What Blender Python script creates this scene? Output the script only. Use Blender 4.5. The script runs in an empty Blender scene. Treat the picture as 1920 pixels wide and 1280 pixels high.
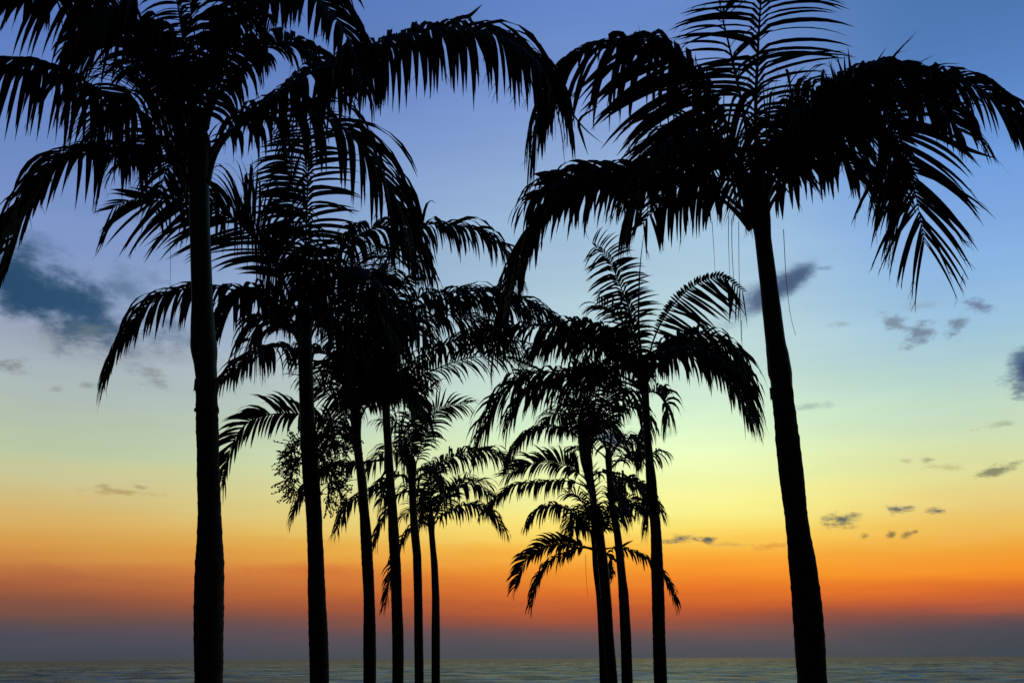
import bpy, math, random
from mathutils import Vector, Matrix, Euler, noise as mnoise

scene = bpy.context.scene
COL = scene.collection
R = math.radians
rnd = random.Random(7)

# ------------------------------------------------------------------ camera
F = 1867.0                     # focal length in pixels of a 1920 x 1280 frame
PITCH = math.atan((1234.0 - 640.0) / F)
cam_d = bpy.data.cameras.new('camera')
cam_d.sensor_width = 36.0
cam_d.lens = 36.0 * F / 1920.0
cam_d.clip_end = 60000.0
cam_d.clip_start = 0.05
cam = bpy.data.objects.new('camera', cam_d)
COL.objects.link(cam)
EYE = Vector((0, 0, 1.6))
ROLL = R(0.25)
rot = Matrix.Rotation(math.pi / 2 + PITCH, 3, 'X') @ Matrix.Rotation(-ROLL, 3, 'Z')
cam.location = EYE
cam.rotation_euler = rot.to_euler()
scene.camera = cam


def ray(x, y):
    return (rot @ Vector(((x - 960.0) / F, (640.0 - y) / F, -1.0))).normalized()


def at(x, y, depth):
    """the point of the plane Y = depth that the photograph shows at (x, y)"""
    r = ray(x, y)
    return EYE + r * (depth / r.y)


def lin(c):
    return tuple(((v / 255.0) / 12.92 if v <= 10 else ((v / 255.0 + 0.055) / 1.055) ** 2.4) for v in c)


# ------------------------------------------------------------------ materials
def nodes_of(m):
    m.use_nodes = True
    return m.node_tree.nodes, m.node_tree.links


def simple_mat(name, c1, c2, scale, rough, stretch=(1, 1, 1), bump=0.0):
    m = bpy.data.materials.new(name)
    n, l = nodes_of(m)
    b = n['Principled BSDF']
    tc = n.new('ShaderNodeTexCoord')
    mp = n.new('ShaderNodeMapping')
    mp.inputs['Scale'].default_value = stretch
    nz = n.new('ShaderNodeTexNoise')
    nz.inputs['Scale'].default_value = scale
    nz.inputs['Detail'].default_value = 6
    cr = n.new('ShaderNodeValToRGB')
    cr.color_ramp.elements[0].position = 0.3
    cr.color_ramp.elements[1].position = 0.7
    cr.color_ramp.elements[0].color = (*c1, 1)
    cr.color_ramp.elements[1].color = (*c2, 1)
    l.new(tc.outputs['Object'], mp.inputs['Vector'])
    l.new(mp.outputs['Vector'], nz.inputs['Vector'])
    l.new(nz.outputs['Fac'], cr.inputs['Fac'])
    l.new(cr.outputs['Color'], b.inputs['Base Color'])
    b.inputs['Roughness'].default_value = rough
    b.inputs['Specular IOR Level'].default_value = 0.15
    if bump:
        bp = n.new('ShaderNodeBump')
        bp.inputs['Strength'].default_value = bump
        bp.inputs['Distance'].default_value = 0.02
        l.new(nz.outputs['Fac'], bp.inputs['Height'])
        l.new(bp.outputs['Normal'], b.inputs['Normal'])
    return m


M_LEAF = simple_mat('palm_leaflet', (0.02, 0.04, 0.012), (0.035, 0.058, 0.02), 6.0, 0.75)
M_RACHIS = simple_mat('palm_rachis', (0.04, 0.05, 0.02), (0.06, 0.07, 0.03), 8.0, 0.6)
M_TRUNK = simple_mat('palm_bark', (0.04, 0.036, 0.028), (0.085, 0.075, 0.06), 9.0, 0.9, (1, 1, 3), 0.6)
M_SHAFT = simple_mat('palm_crownshaft', (0.035, 0.055, 0.022), (0.06, 0.08, 0.035), 5.0, 0.55, (4, 4, 0.6))
M_FIBRE = simple_mat('palm_fibre', (0.05, 0.04, 0.025), (0.09, 0.07, 0.045), 10.0, 0.9)
M_BERRY = simple_mat('palm_berry', (0.06, 0.05, 0.025), (0.09, 0.07, 0.03), 12.0, 0.5)
M_GRASS = simple_mat('lawn_grass', (0.03, 0.05, 0.018), (0.06, 0.085, 0.03), 3.0, 0.95, bump=0.8)
M_SAND = simple_mat('beach_sand', (0.19, 0.155, 0.11), (0.26, 0.21, 0.15), 2.0, 0.95, bump=0.5)


# ------------------------------------------------------------------ helpers
def mesh_obj(name, verts, faces, mat, parent=None, smooth=True):
    me = bpy.data.meshes.new(name)
    me.from_pydata(verts, [], faces)
    me.materials.append(mat)
    if smooth:
        me.polygons.foreach_set('use_smooth', [True] * len(me.polygons))
    me.update()
    o = bpy.data.objects.new(name, me)
    COL.objects.link(o)
    if parent is not None:
        o.parent = parent
    return o


def tag(o, label=None, cat=None, group=None, kind=None):
    if label: o['label'] = label
    if cat: o['category'] = cat
    if group: o['group'] = group
    if kind: o['kind'] = kind
    return o


def catmull(pts, n):
    """n+1 points spaced evenly along a Catmull-Rom curve through pts"""
    P = [pts[0] * 2 - pts[1]] + list(pts) + [pts[-1] * 2 - pts[-2]]
    dense = []
    for i in range(1, len(P) - 2):
        a, b, c, d = P[i - 1], P[i], P[i + 1], P[i + 2]
        for k in range(14):
            t = k / 14.0
            dense.append(0.5 * ((2 * b) + (c - a) * t + (2 * a - 5 * b + 4 * c - d) * t * t
                                + (3 * b - a - 3 * c + d) * t ** 3))
    dense.append(P[-2].copy())
    acc = [0.0]
    for i in range(1, len(dense)):
        acc.append(acc[-1] + (dense[i] - dense[i - 1]).length)
    total = acc[-1]
    out, j = [], 0
    for k in range(n + 1):
        s = total * k / n
        while j < len(acc) - 2 and acc[j + 1] < s:
            j += 1
        seg = acc[j + 1] - acc[j]
        out.append(dense[j].lerp(dense[j + 1], 0 if seg < 1e-9 else (s - acc[j]) / seg))
    return out, total


def tube(verts, faces, pts, radii, sides=7, cap=True):
    base = len(verts)
    n = len(pts)
    ref = Vector((0.3, 0.9, 0.2)).normalized()
    for i, p in enumerate(pts):
        t = (pts[min(i + 1, n - 1)] - pts[max(i - 1, 0)]).normalized()
        u = ref - t * ref.dot(t)
        if u.length < 1e-4:
            u = t.orthogonal()
        u.normalize()
        ref = u
        v = t.cross(u)
        for k in range(sides):
            a = 2 * math.pi * k / sides
            verts.append(p + (u * math.cos(a) + v * math.sin(a)) * radii[i])
    for i in range(n - 1):
        for k in range(sides):
            a = base + i * sides + k
            b = base + i * sides + (k + 1) % sides
            faces.append((a, b, b + sides, a + sides))
    if cap:
        faces.append(tuple(base + (n - 1) * sides + k for k in range(sides)))
        faces.append(tuple(base + k for k in reversed(range(sides))))


WPROF = [0.5, 0.92, 1.0, 0.98, 0.88, 0.68, 0.38, 0.04]


def strip(verts, faces, pts, dirs, T, W, twist, fold, prof):
    base = len(verts)
    n = len(pts)
    w_prev = None
    for i, p in enumerate(pts):
        d = dirs[i]
        w = T - d * T.dot(d)
        if w.length < 0.15:
            w = w_prev if w_prev is not None else d.orthogonal()
            w = w - d * w.dot(d)
        w.normalize()
        w_prev = w
        nn = d.cross(w)
        ww = w * math.cos(twist) + nn * math.sin(twist)
        nn = d.cross(ww)
        h = W * 0.5 * prof(i / (n - 1.0))
        verts.append(p - ww * h)
        verts.append(p + nn * (h * fold))
        verts.append(p + ww * h)
    for i in range(n - 1):
        a = base + i * 3
        faces.append((a, a + 1, a + 4, a + 3))
        faces.append((a + 1, a + 2, a + 5, a + 4))


def wprof(u):
    x = u * (len(WPROF) - 1)
    i = min(int(x), len(WPROF) - 2)
    return WPROF[i] + (WPROF[i + 1] - WPROF[i]) * (x - i)


def frond_mesh(root, origin, pts, roll=10, L=0.72, droop=1.0, t0=0.16, fa=(22, 52), vee=0.45,
               spacing=0.052, W=0.05, sides=(1, -1), near=True, fray=0.35, seed=0, miss=0.04,
               rad=0.019, clump=0.4, tipL=0.68, bend=None, sideL=(1.0, 1.0)):
    rr = random.Random(seed)
    if roll <= 35:             # fronds whose leaflets hang like a curtain
        fa = (min(fa[0], 22), min(fa[1], 48))
        L, droop, vee, W, spacing = L * 1.42, droop * 1.3, vee * 0.8, W * (1.06 if near else 1.04), spacing * 0.72
    n = max(18, int((sum((pts[i + 1] - pts[i]).length for i in range(len(pts) - 1))) / spacing))
    curve, total = catmull(pts, n)
    lv, lf, rv, rf = [], [], [], []
    sg = 7 if near else 5
    rads = []
    for i in range(n + 1):
        t = i / n
        rads.append(max(0.0035, rad * (1.0 - 0.85 * t) + (0.030 * max(0.0, 1 - t / 0.10) ** 1.5)))
    tube(rv, rf, curve[::2] if near else curve[::3], rads[::2] if near else rads[::3], 6)
    rl = R(roll)
    Np = None
    groups = {}
    for s in sides:
        lst = []
        while len(lst) < n + 2:
            size = rr.choice((1, 1, 2, 2, 3, 4))
            gj = rr.gauss(0, 0.10)
            gd = rr.uniform(0.75, 1.35)
            for q in range(size):
                lst.append((-(q - (size - 1) / 2.0) * 0.075 * clump + gj, gd))
        groups[s] = lst
    for i in range(n + 1):
        t = i / n
        if t < t0:
            continue
        u = (t - t0) / (1 - t0)
        p = curve[i]
        T = (curve[min(i + 1, n)] - curve[max(i - 1, 0)]).normalized()
        V = (p - EYE).normalized()
        A = V - T * V.dot(T)
        if A.length < 0.05:
            A = T.orthogonal()
        A.normalize()
        B = T.cross(A)
        S = (A * math.cos(rl) + B * math.sin(rl)).normalized()
        N = S.cross(T)
        if N.z < 0 and roll < 60:
            N = -N
        if roll >= 60 and N.dot(V) > 0:
            N = -N
        prof = min(1.0, 0.55 + u * 1.8) * (1.0 if u < 0.6 else 1.0 - (1 - tipL) * ((u - 0.6) / 0.4) ** 1.3)
        for s in sides:
            if rr.random() < miss:
                continue
            dj, gd = groups[s][i]
            ang = R(fa[0] + (fa[1] - fa[0]) * u ** 1.4) + dj + rr.gauss(0, 0.045)
            length = L * prof * rr.uniform(0.86, 1.1) * sideL[0 if s > 0 else 1]
            lift = vee + rr.gauss(0, 0.06 if near else 0.17)
            d = (S * s * math.cos(ang) + T * math.sin(ang) + N * lift).normalized()
            end = ang if bend is None else R(bend) + dj
            P, D = [p.copy()], [d.copy()]
            step = length / sg
            dr = droop * gd * rr.uniform(0.85, 1.15)
            q = p.copy()
            for k in range(sg):
                g = dr * (0.22 + 0.75 * (k / sg)) * (7.0 / sg) * 0.55
                if bend is not None and k > 0:
                    a2 = end + (ang - end) * math.exp(-1.7 * k * 7.0 / sg)
                    d0 = (S * s * math.cos(a2) + T * math.sin(a2) + N * lift).normalized()
                    sag = dr * 0.55 * (k / sg) ** 1.8 * 2.2
                    d = (d0 + Vector((0, 0, -sag))).normalized()
                else:
                    d = (d + Vector((0, 0, -g))).normalized()
                q = q + d * step
                P.append(q.copy())
                D.append(d.copy())
            tw = rr.gauss(0, 0.28)
            ww = W * rr.uniform(0.8, 1.15) * (1.0 if u < 0.75 else 1.0 - 0.45 * (u - 0.75) / 0.25)
            strip(lv, lf, P, D, T, ww, tw, 0.25, wprof)
            if near and rr.random() < fray:
                for _ in range(rr.choice((1, 2, 2, 3))):
                    k = rr.choice((sg - 2, sg - 1, sg - 1))
                    fl = rr.uniform(0.07, 0.17)
                    dd = (D[k] + Vector((rr.gauss(0, .22), rr.gauss(0, .22), rr.gauss(-0.1, .2)))).normalized()
                    fp, fd = [P[k].copy()], [dd]
                    for e in range(3):
                        dd = (dd + Vector((rr.gauss(0, .16), rr.gauss(0, .16), -0.18))).normalized()
                        fp.append(fp[-1] + dd * fl / 3)
                        fd.append(dd)
                    strip(lv, lf, fp, fd, T, 0.007, tw, 0.1, lambda x: 1 - 0.7 * x)
    lv = [v - origin for v in lv]
    rv = [v - origin for v in rv]
    f = mesh_obj('frond', lv, lf, M_LEAF, root, smooth=False)
    mesh_obj('rachis', rv, rf, M_RACHIS, f)
    return f


PALM_N = [0]


def palm(label, depth, trunk, shaft_y, fronds, extra=(), near=True, leafL=0.72, spacing=0.052,
         fill=5, fill_seed=0, trunk_rough=1.0, crown=None):
    """trunk: (x, y, half width) in photo pixels, bottom to top; the part above shaft_y is the crownshaft"""
    PALM_N[0] += 1
    seed0 = PALM_N[0] * 1000
    rr = random.Random(seed0)
    mpp = None
    P, W = [], []
    for (x, y, hw) in trunk:
        p = at(x, y, depth)
        P.append(p)
        W.append((at(x + hw, y, depth) - at(x - hw, y, depth)).length / 2)
    # carry the trunk from the lowest point seen down to the ground, widening a little at its foot
    low, slope = P[0], (P[0] - P[1]) / max(1e-6, (P[1].z - P[0].z))
    foot = Vector((low.x + slope.x * low.z * 0.5, depth, 0.0))
    base = foot.copy()
    root = bpy.data.objects.new('palm_tree', None)
    root.empty_display_size = 0.3
    root.location = base
    COL.objects.link(root)
    tag(root, label, 'palm tree', 'palms in the two rows by the sea')
    full = [Vector((foot.x, depth, -0.15)), Vector((foot.x, depth, 0.12)),
            Vector(((foot.x + low.x) / 2, depth, low.z * 0.45))] + P
    rad = [W[0] * 1.55, W[0] * 1.3, W[0] * 1.04] + W
    # resample as rings with leaf scars
    def build(points, radii, name, mat, step, jit, scars):
        n = max(8, int(sum((points[i + 1] - points[i]).length for i in range(len(points) - 1)) / step))
        c, tot = catmull(points, n)
        cr, _ = catmull([Vector((r, i * 0.0, 0)) for i, r in enumerate(radii)], 1) if False else (None, None)
        # radius by nearest arc position of the control points (piecewise linear in z)
        zs = [q.z for q in points]
        rs = []
        for q in c:
            z = q.z
            k = 0
            while k < len(zs) - 2 and zs[k + 1] < z:
                k += 1
            f = 0 if zs[k + 1] == zs[k] else max(0, min(1, (z - zs[k]) / (zs[k + 1] - zs[k])))
            f = f * f * (3 - 2 * f)
            rs.append(radii[k] + (radii[k + 1] - radii[k]) * f)
        vs, fs = [], []
        sides = 28 if near else 18
        lean = 0.0
        for i, q in enumerate(c):
            ring = 1.0 + rr.gauss(0, jit * 0.7) + (0.022 * scars if (i % 4 == 0) else 0)
            for k in range(sides):
                a = 2 * math.pi * k / sides
                nz = mnoise.noise(Vector((math.cos(a) * 1.3, math.sin(a) * 1.3, q.z * 6 + depth))) * 0.03 * trunk_rough * scars
                r = rs[i] * (ring + nz)
                vs.append(q + Vector((math.cos(a) * r, math.sin(a) * r, 0)) - base)
        for i in range(n):
            for k in range(sides):
                a = i * sides + k
                b = i * sides + (k + 1) % sides
                fs.append((a, b, b + sides, a + sides))
        fs.append(tuple(n * sides + k for k in range(sides)))
        return mesh_obj(name, vs, fs, mat, root)
    zcut = at(trunk[0][0], shaft_y, depth).z
    lo = [i for i, q in enumerate(full) if q.z <= zcut + 1e-6]
    hi = [i for i, q in enumerate(full) if q.z >= zcut - 1e-6]
    k = lo[-1]
    build([full[i] for i in lo], [rad[i] for i in lo], 'trunk', M_TRUNK, 0.028, 0.010, 1.0)
    sh = [full[i] for i in hi] if full[hi[0]].z <= zcut + 1e-3 else [full[k]] + [full[i] for i in hi]
    sr = [rad[i] for i in hi] if len(sh) == len(hi) else [rad[k]] + [rad[i] for i in hi]
    # the crownshaft ends in a blunt cone hidden among the petioles
    top = sh[-1] + (sh[-1] - sh[-2]).normalized() * 0.22
    sh.append(top)
    sr.append(sr[-1] * 0.55)
    build(sh, sr, 'crownshaft', M_SHAFT, 0.035, 0.003, 0.15)
    origin = base
    for j, fr in enumerate(fronds):
        fr = dict(fr)
        pts = fr.pop('p')
        dz = fr.pop('dz', 0.0)
        q = []
        m = len(pts)
        acc = [0]
        for i in range(1, m):
            acc.append(acc[-1] + math.hypot(pts[i][0] - pts[i - 1][0], pts[i][1] - pts[i - 1][1]))
        for i, (x, y) in enumerate(pts):
            q.append(at(x, y, depth + dz * (acc[i] / acc[-1])))
        kw = dict(L=leafL, spacing=spacing, near=near, seed=seed0 + j * 7 + 1)
        kw.update(fr)
        frond_mesh(root, origin, q, **kw)
    # fronds that lean towards or away from the viewer and fill the heart of the crown
    cpt = full[-1] if crown is None else at(crown[0], crown[1], depth)
    for j in range(fill):
        side = 1 if j % 2 else -1
        az = side * 90 + rr.uniform(-52, 52)
        e0, e1 = rr.uniform(35, 66), rr.uniform(-70, -30)
        ln = rr.uniform(1.3, 1.8)
        pos = cpt + Vector((0, 0, -0.05))
        pts = [pos.copy()]
        for k in range(6):
            f = (k + 0.5) / 6
            e = R(e0 + (e1 - e0) * f ** 1.6)
            a = R(az)
            pos = pos + Vector((math.cos(a) * math.cos(e), math.sin(a) * math.cos(e), math.sin(e))) * ln / 6
            pts.append(pos.copy())
        frond_mesh(root, origin, pts, roll=75, L=leafL * 0.75, spacing=spacing, near=near, droop=1.1,
                   seed=seed0 + 500 + j, vee=0.25)
    return root, base


def old_leaf_base(root, base, x, y, hw, depth, tall, seed):
    """ragged collar of dead leaf base left where the crownshaft ends"""
    rr = random.Random(seed)
    c = at(x, y, depth)
    r = (at(x + hw, y, depth) - at(x - hw, y, depth)).length / 2
    n = 44
    vs, fs = [], []
    rag = [max(0.0, rr.gauss(0.25, 0.35)) for _ in range(n)]
    for row in range(4):
        for k in range(n):
            a = 2 * math.pi * k / n
            e = rag[k] if row in (1, 2) else 0.0
            z = (-0.5, -0.3 - 0.6 * rag[k], 0.15 + 0.9 * rag[(k * 7) % n], 0.6)[row] * tall
            q = r * (0.97 + 0.13 * e + (0.05 if row in (1, 2) else 0))
            vs.append(c + Vector((math.cos(a) * q, math.sin(a) * q, z)) - base)
    for row in range(3):
        for k in range(n):
            fs.append((row * n + k, row * n + (k + 1) % n, (row + 1) * n + (k + 1) % n, (row + 1) * n + k))
    return mesh_obj('old_leaf_base', vs, fs, M_FIBRE, root, smooth=False)


def strand(root, base, pts, depth, r=0.004, dz=0.0):
    """a dry fibre hanging from a frond"""
    q = [at(x, y, depth + dz) for x, y in pts]
    c, tot = catmull(q, 14)
    vs, fs = [], []
    tube(vs, fs, c, [r * (1 - 0.5 * i / 14) for i in range(15)], 5)
    return mesh_obj('hanging_fibre', [v - base for v in vs], fs, M_FIBRE, root)


def loose_leaf(root, base, pts, depth, W=0.05, dz=0.0, name='loose_leaflet'):
    q = [at(x, y, depth + dz) for x, y in pts]
    c, tot = catmull(q, 10)
    D = [(c[min(i + 1, 10)] - c[max(i - 1, 0)]).normalized() for i in range(11)]
    vs, fs = [], []
    V = (q[0] - EYE).normalized()
    strip(vs, fs, c, D, D[5].cross(V).normalized(), W, 0.0, 0.3, wprof)
    return mesh_obj(name, [v - base for v in vs], fs, M_LEAF, root, smooth=False)


FACE = dict(roll=86, droop=0.55, vee=0.1, clump=0.35, fa=(48, 58), bend=4)
FAN = dict(roll=60, droop=0.55, vee=0.2, fa=(22, 60))

# ------------------------------------------------------------------ left row
# nearest palm, left
root, base = palm('tall near palm of the left row, thick trunk standing leftmost', 7.75,
    [(391, 1280, 26), (391, 1200, 27), (392, 1120, 27.5), (393, 1060, 26.5), (393, 1000, 23), (392.5, 960, 21),
     (391, 900, 21), (390, 850, 20.5), (388.5, 790, 20.5), (387.5, 740, 19.5), (389, 722, 22.5), (387.5, 716, 19.5),
     (385.5, 690, 20.5), (382.5, 655, 24.5), (380.5, 625, 22.5), (379, 560, 19.5), (376.5, 480, 19), (374, 400, 18.5),
     (373, 330, 18.5), (372, 270, 23)], 716,
    [dict(p=[(378, 320), (408, 268), (450, 232), (505, 186), (560, 148), (640, 108), (720, 76), (830, 52), (920, 62), (985, 96), (1022, 145), (1012, 220)],
          dz=0.3, roll=8, L=0.78, droop=1.5, t0=0.2, fa=(10, 32), vee=0.4, spacing=0.05, clump=0.25, miss=0.02, tipL=0.7),
     dict(p=[(372, 230), (318, 120), (245, 45), (150, -8), (60, -20), (-40, 10)], dz=-0.5, roll=14, L=0.74, droop=0.9, t0=0.12),
     dict(p=[(368, 250), (320, 150), (255, 68), (180, 18), (90, -4), (10, 8), (-50, 50)], dz=0.9, roll=18, L=0.42, droop=0.9, t0=0.12),
     dict(p=[(366, 300), (300, 236), (240, 198), (185, 168), (120, 132), (50, 112), (-20, 118), (-80, 160)], dz=-0.3, roll=8, L=0.68, droop=1.2, t0=0.22, fa=(12, 34), spacing=0.05, clump=0.3, vee=0.2, tipL=0.8),
     dict(p=[(362, 345), (322, 305), (280, 286), (220, 279), (150, 284), (105, 306), (66, 352), (28, 404), (-4, 462), (-20, 520)], dz=0.5, roll=12, L=0.58, droop=1.1, t0=0.2, tipL=1.0),
     dict(p=[(362, 345), (320, 306), (240, 286), (150, 290), (102, 314), (72, 356), (46, 404), (22, 458)], dz=-0.1, roll=14, L=0.56, droop=1.1, t0=0.58, tipL=1.0),
     dict(p=[(366, 335), (335, 285), (300, 255), (265, 270), (235, 310)], dz=1.6, roll=30, L=0.42, droop=1.0, t0=0.2),
     dict(p=[(382, 240), (404, 140), (440, 50), (500, -8), (570, -14), (622, 22), (658, 88), (672, 150)], dz=-0.7, roll=20, L=0.5, droop=1.0, t0=0.14),
     dict(p=[(380, 230), (420, 110), (470, 10), (540, -80), (620, -92), (695, -62)], dz=0.6, roll=15, L=0.5, droop=1.0, t0=0.14),
     dict(p=[(382, 240), (425, 150), (480, 95), (540, 80), (600, 110), (640, 170)], dz=1.5, roll=25, L=0.38, droop=0.9, t0=0.16),
     dict(p=[(384, 345), (412, 276), (446, 240), (500, 214), (560, 206), (610, 222), (655, 252), (700, 306), (738, 374), (760, 440)], dz=0.4, roll=12, L=0.72, droop=1.0, t0=0.16, miss=0.08),
     dict(p=[(370, 230), (350, 120), (335, 20), (318, -60)], dz=1.0, L=0.5, t0=0.15, sideL=(1, 0.3), **FAN),
     dict(p=[(374, 225), (376, 120), (360, 40), (352, -50)], dz=0.7, L=0.14, t0=0.6, rad=0.013, **FAN),
     dict(p=[(368, 250), (300, 150), (240, 92), (190, 72), (150, 90)], dz=-1.2, roll=20, L=0.4, droop=0.9, t0=0.16),
     dict(p=[(368, 270), (310, 195), (250, 170), (205, 200), (180, 260)], dz=1.4, roll=25, L=0.55, droop=0.9, t0=0.16),
     dict(p=[(368, 240), (330, 130), (280, 60), (225, 40), (180, 80)], dz=-1.5, roll=30, L=0.6, droop=0.9, t0=0.16),
    ], fill=2)
old_leaf_base(root, base, 387.5, 724, 20.5, 7.75, 0.07, 5)
old_leaf_base(root, base, 388, 768, 20.6, 7.75, 0.03, 6)
strand(root, base, [(322, 345), (317, 420), (320, 490), (318, 545)], 7.75, 0.0028, 0.4)
loose_leaf(root, base, [(845, 52), (862, 34), (880, 30), (905, 8)], 7.75, 0.04, 0.2)
loose_leaf(root, base, [(858, 38), (872, 30), (882, 34), (886, 52)], 7.75, 0.022, 0.2)

# second palm, left, with the berry sprays
root, base = palm('second palm of the left row, with sprays of round berries hanging round its trunk', 11.5,
    [(599, 1280, 18), (597, 1200, 18), (594, 1120, 16.6), (592, 1040, 15), (590, 1000, 14.4), (588.5, 960, 14.8),
     (583.5, 900, 15.6), (580.5, 850, 15.4), (578, 815, 15.4), (576, 780, 13.8), (573.5, 700, 13.5), (571, 640, 13.5), (570, 590, 16)], 838,
    [dict(p=[(571, 620), (572, 520), (574, 430), (577, 340), (577, 270), (568, 215)], dz=0.3, L=0.74, t0=0.22, spacing=0.06, **FACE),
     dict(p=[(566, 620), (556, 520), (550, 430), (548, 340), (538, 280), (515, 240)], dz=0.9, roll=50, L=0.6, droop=0.5, t0=0.4),
     dict(p=[(566, 610), (520, 505), (470, 440), (415, 398), (360, 378), (300, 372), (250, 374), (212, 390)], dz=-0.4, roll=72, L=0.98, droop=0.28, t0=0.2, fa=(42, 62), W=0.05, spacing=0.05, vee=0.1, clump=0.3, tipL=0.6, sideL=(1, 0.5)),
     dict(p=[(564, 640), (520, 575), (470, 550), (410, 540), (350, 542), (295, 560), (252, 600), (222, 650), (205, 700)], dz=0.3, roll=12, L=0.55, droop=1.1, t0=0.16),
     dict(p=[(564, 665), (540, 650), (500, 652), (465, 668), (435, 694), (415, 714)], dz=0.9, roll=15, L=0.4, droop=1.1, t0=0.1),
     dict(p=[(566, 615), (530, 520), (500, 450), (455, 400), (400, 380), (350, 400)], dz=1.3, roll=35, L=0.72, droop=0.8, t0=0.14),
     dict(p=[(574, 615), (610, 520), (650, 460), (700, 428), (748, 440), (785, 490)], dz=0.5, roll=18, L=0.62, droop=0.95, t0=0.14),
     dict(p=[(574, 620), (610, 540), (655, 500), (705, 520), (740, 580)], dz=-1.0, roll=20, L=0.6, droop=0.9, t0=0.14),
     dict(p=[(575, 640), (620, 575), (670, 560), (720, 600), (745, 660)], dz=1.0, roll=15, L=0.6, droop=1.0, t0=0.14),
     dict(p=[(565, 630), (520, 560), (475, 540), (435, 570), (410, 620)], dz=-1.0, roll=20, L=0.5, droop=0.9, t0=0.14),
     dict(p=[(566, 640), (520, 600), (490, 600), (470, 640)], dz=-1.3, roll=25, L=0.5, droop=1.0, t0=0.14),
    ], fill=2, fill_seed=2)
ROOT2, BASE2 = root, base


def berry_sprays(root, base, depth):
    rr = random.Random(99)
    sv, sf, bv, bf = [], [], [], []
    # low-poly berry
    ico = []
    g = (1 + 5 ** 0.5) / 2
    for a, b in ((1, g), (-1, g), (1, -g), (-1, -g)):
        ico += [(0, a, b), (a, b, 0), (b, 0, a)]
    ico = [Vector(v).normalized() for v in ico]
    import itertools
    ed = min((a - b).length for a, b in itertools.combinations(ico, 2))
    tri = []
    for a, b, c in itertools.combinations(range(12), 3):
        if all(abs((ico[x] - ico[y]).length - ed) < 0.01 for x, y in ((a, b), (b, c), (a, c))):
            if (ico[b] - ico[a]).cross(ico[c] - ico[a]).dot(ico[a]) < 0:
                b, c = c, b
            tri.append((a, b, c))
    def berry(p, r):
        k = len(bv)
        for v in ico:
            bv.append(p + v * r)
        for t in tri:
            bf.append(tuple(k + i for i in t))
    stems = [[(578, 842), (560, 830), (548, 850), (545, 880)], [(580, 845), (600, 815), (630, 830), (645, 860)],
             [(580, 850), (555, 880), (548, 910), (552, 940)], [(584, 850), (612, 880), (630, 920), (640, 950)],
             [(582, 850), (600, 860), (618, 905), (612, 960)], [(580, 845), (605, 800), (640, 800), (660, 830)]]
    for si, st in enumerate(stems):
        dzs = rr.uniform(-0.25, 0.35) * (1 if si % 2 else -1)
        c, tot = catmull([at(x, y - (14 if y > 855 else 4), depth + dzs * i / (len(st) - 1)) for i, (x, y) in enumerate(st)], 20)
        tube(sv, sf, c, [0.009 * (1 - 0.6 * i / 20) for i in range(21)], 5)
        out = -1 if st[-1][0] < 580 else 1
        for i in range(3, 21):
            for q in range(5):
                p = c[i].copy()
                d = Vector((out * rr.uniform(-0.35, 1.0), rr.uniform(-0.8, 0.8), rr.uniform(-0.9, 0.55))).normalized()
                ln = rr.uniform(0.1, 0.27)
                pts = [p.copy()]
                for k in range(6):
                    d = (d + Vector((rr.gauss(0, .16), rr.gauss(0, .16), rr.gauss(-0.05, .16)))).normalized()
                    p = p + d * ln / 6
                    pts.append(p.copy())
                    if k > 0 and rr.random() < 0.66:
                        berry(p + Vector((rr.gauss(0, .007), rr.gauss(0, .007), rr.gauss(0, .007))), rr.uniform(0.008, 0.0135))
                tube(sv, sf, pts, [0.0045] * 7, 4)
    k = len(sv)
    o = mesh_obj('fruit_spray', [v - base for v in sv + bv], sf + [tuple(k + i for i in t) for t in bf], M_BERRY, root)


berry_sprays(ROOT2, BASE2, 11.45)

# third palm, left
palm('third trunk of the left row, its low frond arching left behind the berry-hung trunk', 15.5,
    [(693, 1280, 12), (693, 1200, 12), (692, 1120, 10.6), (688, 1040, 10.8), (686, 1000, 10.6), (683, 960, 9.2), (678.5, 900, 8.8),
     (673, 860, 8), (669, 820, 8.2), (667, 780, 11)], 930,
    [dict(p=[(666, 808), (635, 790), (598, 783), (545, 775), (495, 779), (455, 800), (430, 845), (418, 898)], dz=0.2, roll=48, L=0.56, droop=0.6, t0=0.16, fa=(35, 58), W=0.058, spacing=0.045, tipL=0.75),
     dict(p=[(666, 800), (640, 760), (612, 735), (588, 714), (560, 705)], dz=1.2, roll=60, L=0.45, droop=0.5, t0=0.14),
     dict(p=[(668, 790), (690, 640), (715, 530), (745, 460), (790, 424), (850, 422), (905, 436), (945, 470), (962, 500)], dz=0.3, roll=12, L=0.62, droop=1.0, t0=0.3, miss=0.12),
     dict(p=[(666, 790), (650, 700), (625, 620), (590, 580), (545, 590)], dz=0.8, roll=25, L=0.6, droop=0.9, t0=0.14),
     dict(p=[(666, 790), (655, 690), (650, 590), (665, 510), (700, 470)], dz=1.0, roll=40, L=0.65, droop=0.7, t0=0.14),
     dict(p=[(668, 790), (690, 690), (720, 620), (765, 600), (805, 640)], dz=-0.7, roll=20, L=0.6, droop=0.9, t0=0.14),
     dict(p=[(668, 800), (700, 740), (735, 720), (775, 740), (800, 790)], dz=0.9, roll=20, L=0.5, droop=0.9, t0=0.14),
     dict(p=[(666, 800), (640, 710), (610, 660), (570, 650)], dz=-1.3, roll=30, L=0.55, droop=0.8, t0=0.14),
     dict(p=[(667, 790), (668, 680), (685, 580), (720, 520)], dz=-1.2, roll=50, L=0.6, droop=0.7, t0=0.14),
     dict(p=[(666, 810), (645, 800), (625, 820), (612, 850)], dz=1.5, roll=30, L=0.4, droop=0.9, t0=0.14),
    ], near=False, fill=4, crown=(667, 770))

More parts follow.
